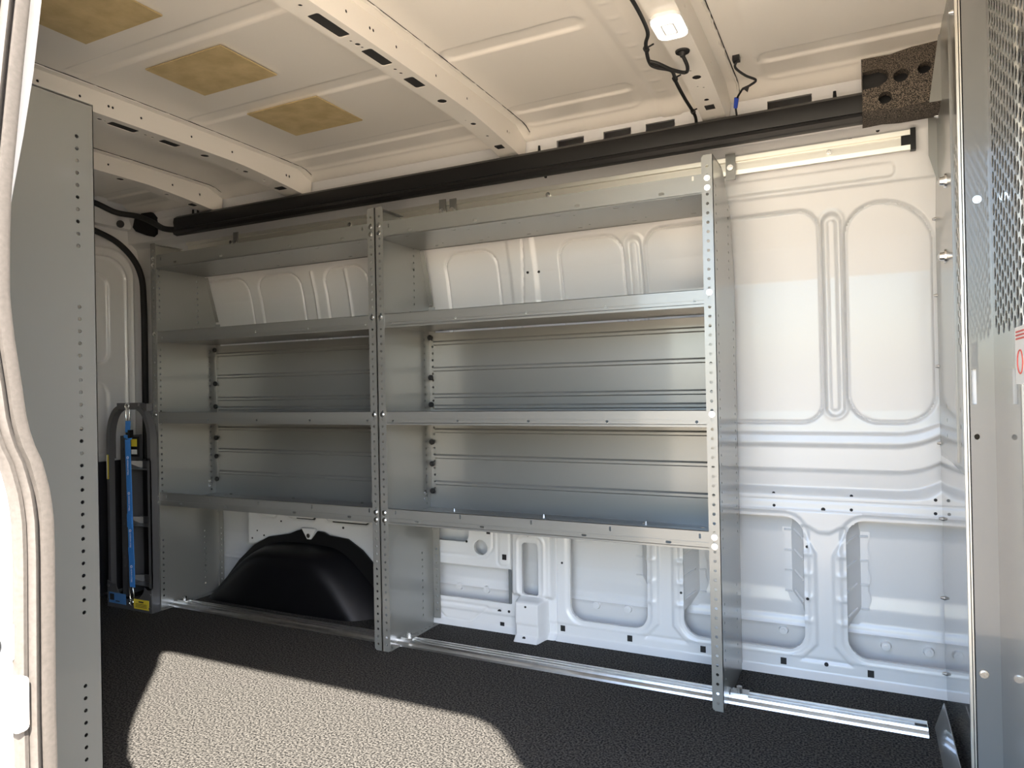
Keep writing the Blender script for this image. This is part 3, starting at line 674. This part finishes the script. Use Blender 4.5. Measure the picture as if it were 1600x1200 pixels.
rehome(h2, [MB().tube(w3, .0034, 7).build('cable', M_RUBBER, h2, 60), MB().tube(w4, .003, 7).build('lower_cable', M_BLACK, h2, 60), pl.build('plug', M_BLACK, h2), bc.build('blue_clip', M_BCONN, h2, 40), tp_.build('tape_flag', M_RUBBER, h2)])
h2.children[3]['label'] = 'blue plastic clip'
rc = thing('rear_cable', 'thick black cable draped across the white header above the rear door', 'cable', None, (-2.9, 2.0, 1.7))
w5 = smooth_path([(-3.04, 1.50, 1.79), (-3.04, 1.85, 1.765), (-3.03, 2.00, 1.742), (-3.00, 2.08, 1.712), (-2.93, 2.14, 1.697), (-2.86, 2.16, 1.665), (-2.78, 2.15, 1.628), (-2.70, 2.15, 1.612), (-2.64, 2.15, 1.610)], 8)
rehome(rc, [MB().tube(w5, .013, 10).build('cable', M_RUBBER, rc, 60)])
gp = MB(); gp.plate([(-2.985, 1.640), (-2.93, 1.618), (-2.905, 1.612), (-2.888, 1.625), (-2.885, 1.70), (-2.91, 1.725), (-2.955, 1.722), (-2.99, 1.70), (-3.0, 1.66)], [], lambda x, z, t: (x, 2.19 + (x + 2.9) * .3 + t, z), .012)
tag(gp.build('access_cover', M_BLACK, None, 30), 'black plastic cover plate behind the cable in the rear upper corner', 'cover plate')
g2 = MB(); g2.cyl((-3.00, 2.10, 1.665), (-3.012, 2.108, 1.665), .016, n=16)
tag(g2.build('oval_grommet', M_RUBBER, None, 40), 'small black oval grommet left of the black cover plate', 'grommet')

# ------------------------------------------------------------------ sliding-door frame seal
path = [(near_y(z) + .004, z) for z in np.linspace(.02, 1.485, 74)]
# (offset towards the outside, height of profile above the pillar face)
prof = [(.000, .000), (.001, .010), (.006, .013), (.018, .013), (.0195, .006), (.0215, .006), (.024, .014), (.030, .017), (.035, .012), (.036, .004), (.0375, .004), (.038, .012), (.044, .014), (.049, .010), (.050, 0)]
def seal_mesh(lo, hi):
    m = MB(); n = hi - lo; v = []
    for y, z in path:
        for o_, h in prof[lo:hi]: v.append((-1.0 + h, y - o_, z))
    f = [(j * n + i, j * n + i + 1, (j + 1) * n + i + 1, (j + 1) * n + i) for j in range(len(path) - 1) for i in range(n - 1)]
    return m.add(v, f)
sl = thing('door_weatherstrip', 'ribbed taupe rubber weatherstrip curving down the sliding door pillar at far left', 'weatherstrip', None, (-.99, .56, .65))
rehome(sl, [seal_mesh(0, 5).build('inner_lip', M_SEAL, sl, 50), seal_mesh(4, 6).build('groove', M_SEALD, sl), seal_mesh(5, 10).build('bulb', M_SEAL, sl, 50), seal_mesh(9, 11).build('outer_groove', M_SEALD, sl), seal_mesh(10, 15).build('outer_lip', M_SEAL, sl, 50)])
# pale inner pillar flange beside the upper part of the seal
st_ = MB(); zz = [1.022, 1.09, 1.159, 1.249, 1.34, 1.431, 1.6]; ow = [-.018, .000, .006, .013, .018, .019, .02]
v = []
for z, o_ in zip(zz, ow): v += [(-1.004, near_y(z) - .002, z), (-1.030, near_y(z) + .004, z), (-1.032, near_y(z) + o_ + .020, z), (-1.045, near_y(z) + o_ + .021, z)]
st_.add(v, [(4 * i + k, 4 * i + k + 1, 4 * i + 5 + k, 4 * i + 4 + k) for i in range(6) for k in range(3)])
struct(st_.build('trim_3', M_WHITE, None, 60))
# door striker and bump stop on the pillar
sk = thing('door_bump_stop', 'small pale plastic block on the sunlit pillar at the lower left edge', 'bump stop', None, (-.99, .54, .49))
b = MB(); b.plate(rrect(.528, .5475, .457, .527, .006, 3), [], lambda y, z, t: (-1.001 + t, y, z), .022)
rehome(sk, [b.build('block', mat('pale_plastic', (0.50, 0.46, 0.42), 0.6), sk, 30)])
dk = thing('door_striker', 'round metal door striker plate on the sunlit pillar above the pale block', 'striker', None, (-.99, .52, .57))
b = MB(); b.cyl((-1.001, .520, .570), (-.997, .520, .570), .030, n=24)
rehome(dk, [b.build('plate', M_WHITE, dk, 40), MB().tube([(-.998, .512 + .010 * math.cos(t), .568 + .018 * math.sin(t)) for t in np.linspace(0, 6.28, 20)][:-1], .0035, 6, True).build('loop', M_BOLT, dk, 60)])

# ------------------------------------------------------------------ bulkhead partition
bp = thing('bulkhead_partition', 'grey steel perforated bulkhead partition at the right edge', 'partition', None, (.21, 1.6, 0))
p = []
def hexholes(y0, y1, z0, z1, r, py, pz, n=12, ry=None):
    hs = []; k = 0; y = y0
    while y < y1:
        z = z0 + (pz / 2 if k % 2 else 0)
        while z < z1: hs.append(circ(y, z, r, n, ry)); z += pz
        y += py; k += 1
    return hs
wing_h = hexholes(1.765, 1.855, .955, 1.42, .009, .0115 * 2, .030, 10) + [circ(2.115, z, .006, 8) for z in (.82, .783, .744)] + [circ(1.83, z, .006, 8) for z in (.82, .783, .744)] + [circ(2.13, z, .006, 8) for z in (1.55, 1.585, 1.515)]
m = MB(); m.plate(rect(1.745, 2.31, .695, 1.765), wing_h, lambda y, z, t: (.190 + t, y, z), .002); p.append(m.build('wing_panel', M_STEEL, bp))
m = MB(); m.box(.186, .190, 1.872, 1.880, .70, 1.76); p.append(m.build('fold', M_STEEL, bp))
m = MB(); m.box(.1915, .193, 1.745, 2.325, .0, .70); p.append(m.build('lower_panel', M_GLOSS, bp))
m = MB(); m.add([(.190, 2.31, .70), (.190, 1.76, .695), (.1935, 1.76, .66), (.1925, 2.31, .66)], [(0, 1, 2, 3)]); p.append(m.build('lower_fold', M_STEEL, bp))
m = MB(); m.box(.186, .1905, 1.738, 1.748, 0, 1.765); m.box(.192, .1945, 1.735, 1.742, 0, 1.765); p.append(m.build('edge_trim', M_TRACK, bp))
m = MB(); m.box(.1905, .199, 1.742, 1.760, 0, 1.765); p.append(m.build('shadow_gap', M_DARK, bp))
ph = [circ(.208, .768, .005, 10, .006), rect(.2005, .209, .835, .907)]
m = MB(); m.plate(rect(.197, .240, 0, 1.765), ph, lambda x, z, t: (x, 1.736 + t, z), .002); m.box(.197, .199, 1.738, 1.762, 0, 1.765); p.append(m.build('frame_post', M_GLOSS, bp))
m = MB(); m.box(.2005, .21, 1.742, 1.745, .83, .91); p.append(m.build('post_backing', M_PAPER, bp))
mh = hexholes(.73, 1.70, .985, 1.70, .0125, .0277, .032, 14)
m = MB(); m.plate(rect(.69, 1.738, 0, 1.765), mh, lambda y, z, t: (.240 + t, y, z), .002); p.append(m.build('mesh_panel', M_GLOSS, bp))
for x, z in ((.217, 1.256), (.2105, .281)):
    b = MB(); b.cyl((x, 1.736, z), (x, 1.7335, z), .0095, .0085, 18); b.cyl((x, 1.7335, z), (x, 1.730, z), .006, n=16); p.append(b.build('bolt', M_BOLT, bp, 40))
for y, z in ((2.019, 1.37), (2.058, 1.193)):
    b = MB(); b.cyl((.190, y, z), (.186, y, z), .018, .017, 18); b.cyl((.186, y, z), (.176, y, z), .012, .010, n=14); b.cyl((.176, y, z), (.173, y, z), .010, .004, 14); p.append(b.build('bolt', M_BOLT, bp, 40))
for y, z in ((2.30, 1.335), (2.30, 1.122), (2.30, .924), (2.30, .71), (2.30, .50), (2.30, .28), (2.30, .07), (2.17, 1.58), (1.80, 1.68)):
    b = MB(); b.cyl((.1915, y, z), (.181, y, z), .007, .003, 10); p.append(b.build('screw_tip', M_BOLT, bp, 40))
m = MB(); m.add([(.167, 2.10, .066), (.146, 2.10, .0), (.1475, 2.10, 0), (.169, 2.10, .066), (.168, .70, .066), (.147, .70, .0), (.1485, .70, 0), (.170, .70, .066)], [(0, 1, 5, 4), (3, 7, 6, 2), (0, 4, 7, 3), (0, 3, 2, 1)])
p.append(m.build('kick_strip', M_STEEL, bp))
m = MB(); m.plate([(.170, 1.63), (.169, 1.489), (.189, 1.412), (.190, 1.635), (.176, 1.637)], [], lambda x, z, t: (x, 2.205 + t, z), .002); p.append(m.build('corner_flap', M_STEEL, bp))
m = MB(); m.plate([(.163, 1.587), (.190, 1.587), (.190, 1.753), (.186, 1.753)], [], lambda x, z, t: (x, 2.075 + t, z), .002); p.append(m.build('corner_flap', M_STEEL, bp))
m = MB(); m.box(.2385, .240, 1.405, 1.500, .877, .975); p.append(m.build('sticker', M_PAPER, bp))
m = MB()
for k in range(3): m.box(.238, .2386, 1.42, 1.49, .965 - .006 * k, .968 - .006 * k)
m.tube([(.2382, 1.455 + .022 * math.cos(t), .915 + .020 * math.sin(t)) for t in np.linspace(0, 6.28, 18)][:-1], .0014, 5, True)
p.append(m.build('sticker_print', M_RED, bp))
rehome(bp, p)

# ------------------------------------------------------------------ cylinder holder and blue strap
ch = thing('cylinder_holder', 'charcoal steel cylinder holder with arched top standing at the left end of the shelving', 'cylinder holder', None, (-2.74, 1.97, 0))
p = []
Y0 = 1.934
def strip(pts, w, yd0, yd1):                     # band of width w along (x, z) points, depth yd0..yd1
    m = MB(); L = []; Rr = []
    for i, (x, z) in enumerate(pts):
        a = pts[max(0, i - 1)]; b = pts[min(len(pts) - 1, i + 1)]; dx, dz = b[0] - a[0], b[1] - a[1]; l = math.hypot(dx, dz); nx, nz = -dz / l, dx / l
        L.append((x + nx * w / 2, z + nz * w / 2)); Rr.append((x - nx * w / 2, z - nz * w / 2))
    v = [(x, yd0, z) for x, z in L] + [(x, yd0, z) for x, z in Rr] + [(x, yd1, z) for x, z in L] + [(x, yd1, z) for x, z in Rr]; n = len(pts); f = []
    for i in range(n - 1):
        f += [(i, i + 1, n + i + 1, n + i), (2 * n + i, 3 * n + i, 3 * n + i + 1, 2 * n + i + 1), (i, 2 * n + i, 2 * n + i + 1, i + 1), (n + i, n + i + 1, 3 * n + i + 1, 3 * n + i)]
    f += [(0, n, 3 * n, 2 * n), (n - 1, 3 * n - 1, 4 * n - 1, 2 * n - 1)]
    return m.add(v, f)
arcL = [(-2.868, .62), (-2.868, .70)] + [(-2.868 + .078 * (1 - math.cos(t)), .70 + .135 * math.sin(t)) for t in np.linspace(.15, 1.45, 10)]
arcR = [(-2.61 - (x + 2.868), z) for x, z in arcL]
p.append(strip(arcL, .020, Y0, Y0 + .030).build('arch', M_FRAME, ch, 40)); p.append(strip(arcR, .020, Y0, Y0 + .030).build('arch', M_FRAME, ch, 40))
m = MB(); m.box(-2.805, -2.672, Y0, Y0 + .030, .828, .856); p.append(m.build('top_bracket', M_FRAME, ch))
m = MB(); m.box(-2.672, -2.632, Y0 + .01, Y0 + .10, .822, .852); m.box(-2.71, -2.632, Y0 + .10, Y0 + .11, .810, .856); p.append(m.build('mounting_arm', M_FRAME, ch))
for x in (-2.878, -2.620):
    m = MB(); m.box(x, x + .018, Y0, Y0 + .004, .10, .63); m.box(x if x < -2.7 else x + .014, x + .004 if x < -2.7 else x + .018, Y0, Y0 + .034, .0, .63); p.append(m.build('side_rail', M_FRAME, ch))
bh_ = [circ(-2.838, z, .004, 8) for z in (.66, .60, .45, .41, .34, .20, .16)]
m = MB(); m.plate(rect(-2.858, -2.822, .03, .715), bh_, lambda x, z, t: (x, Y0 + .05 + t, z), .003); m.box(-2.858, -2.855, Y0 + .05, Y0 + .15, .03, .715); p.append(m.build('back_rail', M_FRAME, ch))
for z in (.588, .348, .098):
    m = MB(); m.box(-2.822, -2.634, Y0 + .11, Y0 + .113, z - .016, z + .016); m.box(-2.822, -2.634, Y0 + .06, Y0 + .113, z - .017, z - .014)
    m.add([(-2.845, Y0 + .048, z + .022), (-2.800, Y0 + .110, z + .014), (-2.800, Y0 + .110, z - .018), (-2.812, Y0 + .06, z - .018)], [(0, 1, 2, 3)])
    m.add([(-2.634, Y0 + .03, z + .022), (-2.672, Y0 + .108, z + .014), (-2.676, Y0 + .108, z - .018), (-2.634, Y0 + .03, z - .018)], [(0, 1, 2, 3)])
    p.append(m.build('cross_bracket', M_FRAME, ch))
base = [(-2.880, 0), (-2.602, 0), (-2.602, .095), (-2.630, .092)] + [(-2.735 + .092 * math.cos(t), .112 - .072 * math.sin(t)) for t in np.linspace(.15, math.pi - .15, 14)] + [(-2.842, .098), (-2.880, .110)]
m = MB(); m.plate(base, [], lambda x, z, t: (x, Y0 - .004 + t, z), .003); m.box(-2.880, -2.634, Y0, Y0 + .15, .0, .004); p.append(m.build('base_plate', M_FRAME, ch))
for x, z in ((-2.872, .088), (-2.872, .03), (-2.610, .075), (-2.610, .02)):
    b = MB(); b.cyl((x, Y0 - .004, z), (x, Y0 - .008, z), .006, n=10); p.append(b.build('rivet', M_FRAME, ch))
m = MB(); m.box(-2.710, -2.618, Y0 - .0052, Y0 - .004, .010, .050); yl = m.build('warning_label', M_YEL, ch); yl['label'] = 'yellow warning label'; p.append(yl)
m = MB(); m.box(-2.68, -2.65, Y0 - .0058, Y0 - .0052, .038, .043)
for k in range(3): m.box(-2.70, -2.63, Y0 - .0058, Y0 - .0052, .030 - .006 * k, .032 - .006 * k)
p.append(m.build('label_print', M_INK, ch))
m = MB(); m.box(-2.868, -2.760, Y0 - .0052, Y0 - .004, .018, .062); bl = m.build('maker_label', M_BLUEL, ch); bl['label'] = 'blue maker label'; p.append(bl)
m = MB(); m.box(-2.862, -2.835, Y0 - .0058, Y0 - .0052, .030, .056); m.box(-2.825, -2.80, Y0 - .0058, Y0 - .0052, .026, .030); p.append(m.build('label_print', M_INK, ch))
m = MB(); m.box(-2.876, -2.864, Y0 - .0012, Y0, .535, .638); p.append(m.build('side_label', M_YEL, ch))
m = MB(); m.box(-2.876, -2.8715, Y0 - .0018, Y0 - .0012, .537, .636); p.append(m.build('side_label_border', M_PAPER, ch))
m = MB(); m.box(-2.825, -2.775, Y0 + .075, Y0 + .078, .625, .71); p.append(m.build('back_plate', M_BLACK, ch))
m = MB(); m.box(-2.820, -2.785, Y0 + .073, Y0 + .0745, .668, .700); p.append(m.build('warning_label', M_YEL, ch))
m = MB(); m.box(-2.820, -2.785, Y0 + .073, Y0 + .0745, .635, .655); p.append(m.build('data_label', M_PAPER, ch))
rehome(ch, p)

sp_ = thing('ratchet_strap', 'blue webbing strap with metal clips hanging down the front of the charcoal cylinder holder', 'strap', None, (-2.72, 1.93, .45))
p = []
def web(z0, z1, x0, x1, w, y=1.920, th=.003):
    m = MB(); n = 10; v = []; f = []
    for i in range(n + 1):
        t = i / n; x = x0 + (x1 - x0) * t; z = z0 + (z1 - z0) * t; yy = y
        v += [(x - w / 2, yy, z), (x + w / 2, yy, z), (x + w / 2, yy + th, z), (x - w / 2, yy + th, z)]
    for i in range(n):
        for k in range(4): f.append((i * 4 + k, i * 4 + (k + 1) % 4, i * 4 + 4 + (k + 1) % 4, i * 4 + 4 + k))
    f += [(0, 1, 2, 3), (4 * n, 4 * n + 3, 4 * n + 2, 4 * n + 1)]
    return m.add(v, f)
p.append(web(.782, .735, -2.718, -2.720, .028).build('webbing', M_BLUE, sp_))
p.append(web(.705, .10, -2.722, -2.706, .030).build('webbing', M_BLUE, sp_))
p.append(web(.40, .345, -2.7145, -2.713, .028, 1.917).build('webbing_fold', M_BLUE, sp_))
p.append(web(.262, .195, -2.708, -2.703, .032, 1.917).build('webbing_fold', M_BLUE, sp_))
m = MB(); m.box(-2.735, -2.703, 1.922, 1.934, .722, .736); m.box(-2.712, -2.700, 1.915, 1.932, .712, .745); p.append(m.build('buckle', M_BLACK, sp_))
m = MB(); m.tube([(-2.738, 1.924, .718), (-2.708, 1.924, .712)], .009, 8); p.append(m.build('webbing_roll', M_BLUE, sp_, 60))
def clip(cx, z0, z1, w):
    m = MB(); P = [Vector((cx + w * math.sin(t), 1.925, (z0 + z1) / 2 + (z1 - z0) / 2 * math.cos(t))) for t in np.linspace(0, 2 * math.pi, 21)][:-1]
    m.tube(P, .0026, 6, True); zr_ = z1 if z1 > .5 else z0
    m.tube([(cx + .012 * math.sin(t), 1.922, zr_ + .012 * math.cos(t)) for t in np.linspace(0, 2 * math.pi, 15)][:-1], .0028, 6, True)
    return m
p.append(clip(-2.722, .778, .842, .012).build('carabiner', M_BOLT, sp_, 60)); p.append(clip(-2.715, .036, .10, .012).build('carabiner', M_BOLT, sp_, 60))
def text(s, size, loc, rot, m, parent):
    c = bpy.data.curves.new('lettering', 'FONT'); c.body = s; c.size = size; c.extrude = .0003; c.align_x = 'LEFT'; c.align_y = 'CENTER'; c.resolution_u = 2
    o = bpy.data.objects.new('tmp', c); COL.objects.link(o)
    me = bpy.data.meshes.new_from_object(o); bpy.data.objects.remove(o); me.name = 'lettering'; me.materials.clear(); me.materials.append(m)
    o = bpy.data.objects.new('lettering', me); COL.objects.link(o); o.parent = parent
    M = Matrix.Translation(Vector(loc)) @ Matrix(rot).to_4x4()
    o.matrix_world = M; me.transform(M); o.matrix_world = Matrix.Identity(4)
    return o
# text runs downwards: local +X -> -Z, local +Y -> +X, normal towards the camera (-Y)
ROT = ((0, 1, 0), (0, 0, -1), (-1, 0, 0))
for z, x, sz in ((.622, -2.720, .0098), (.475, -2.716, .0098), (.322, -2.712, .0098), (.175, -2.708, .0085)):
    tx = text('ADRIAN STEEL', sz, (x, 1.9188, z), ROT, M_WPRINT, sp_); p.append(tx)
    yv = 1.9190; p.append(MB().tube([(x + .005 * math.cos(t), yv, z + .009 + .005 * math.sin(t)) for t in np.linspace(0, 6.28, 12)][:-1], .0012, 4, True).build('emblem', M_WPRINT, sp_))
rehome(sp_, p)
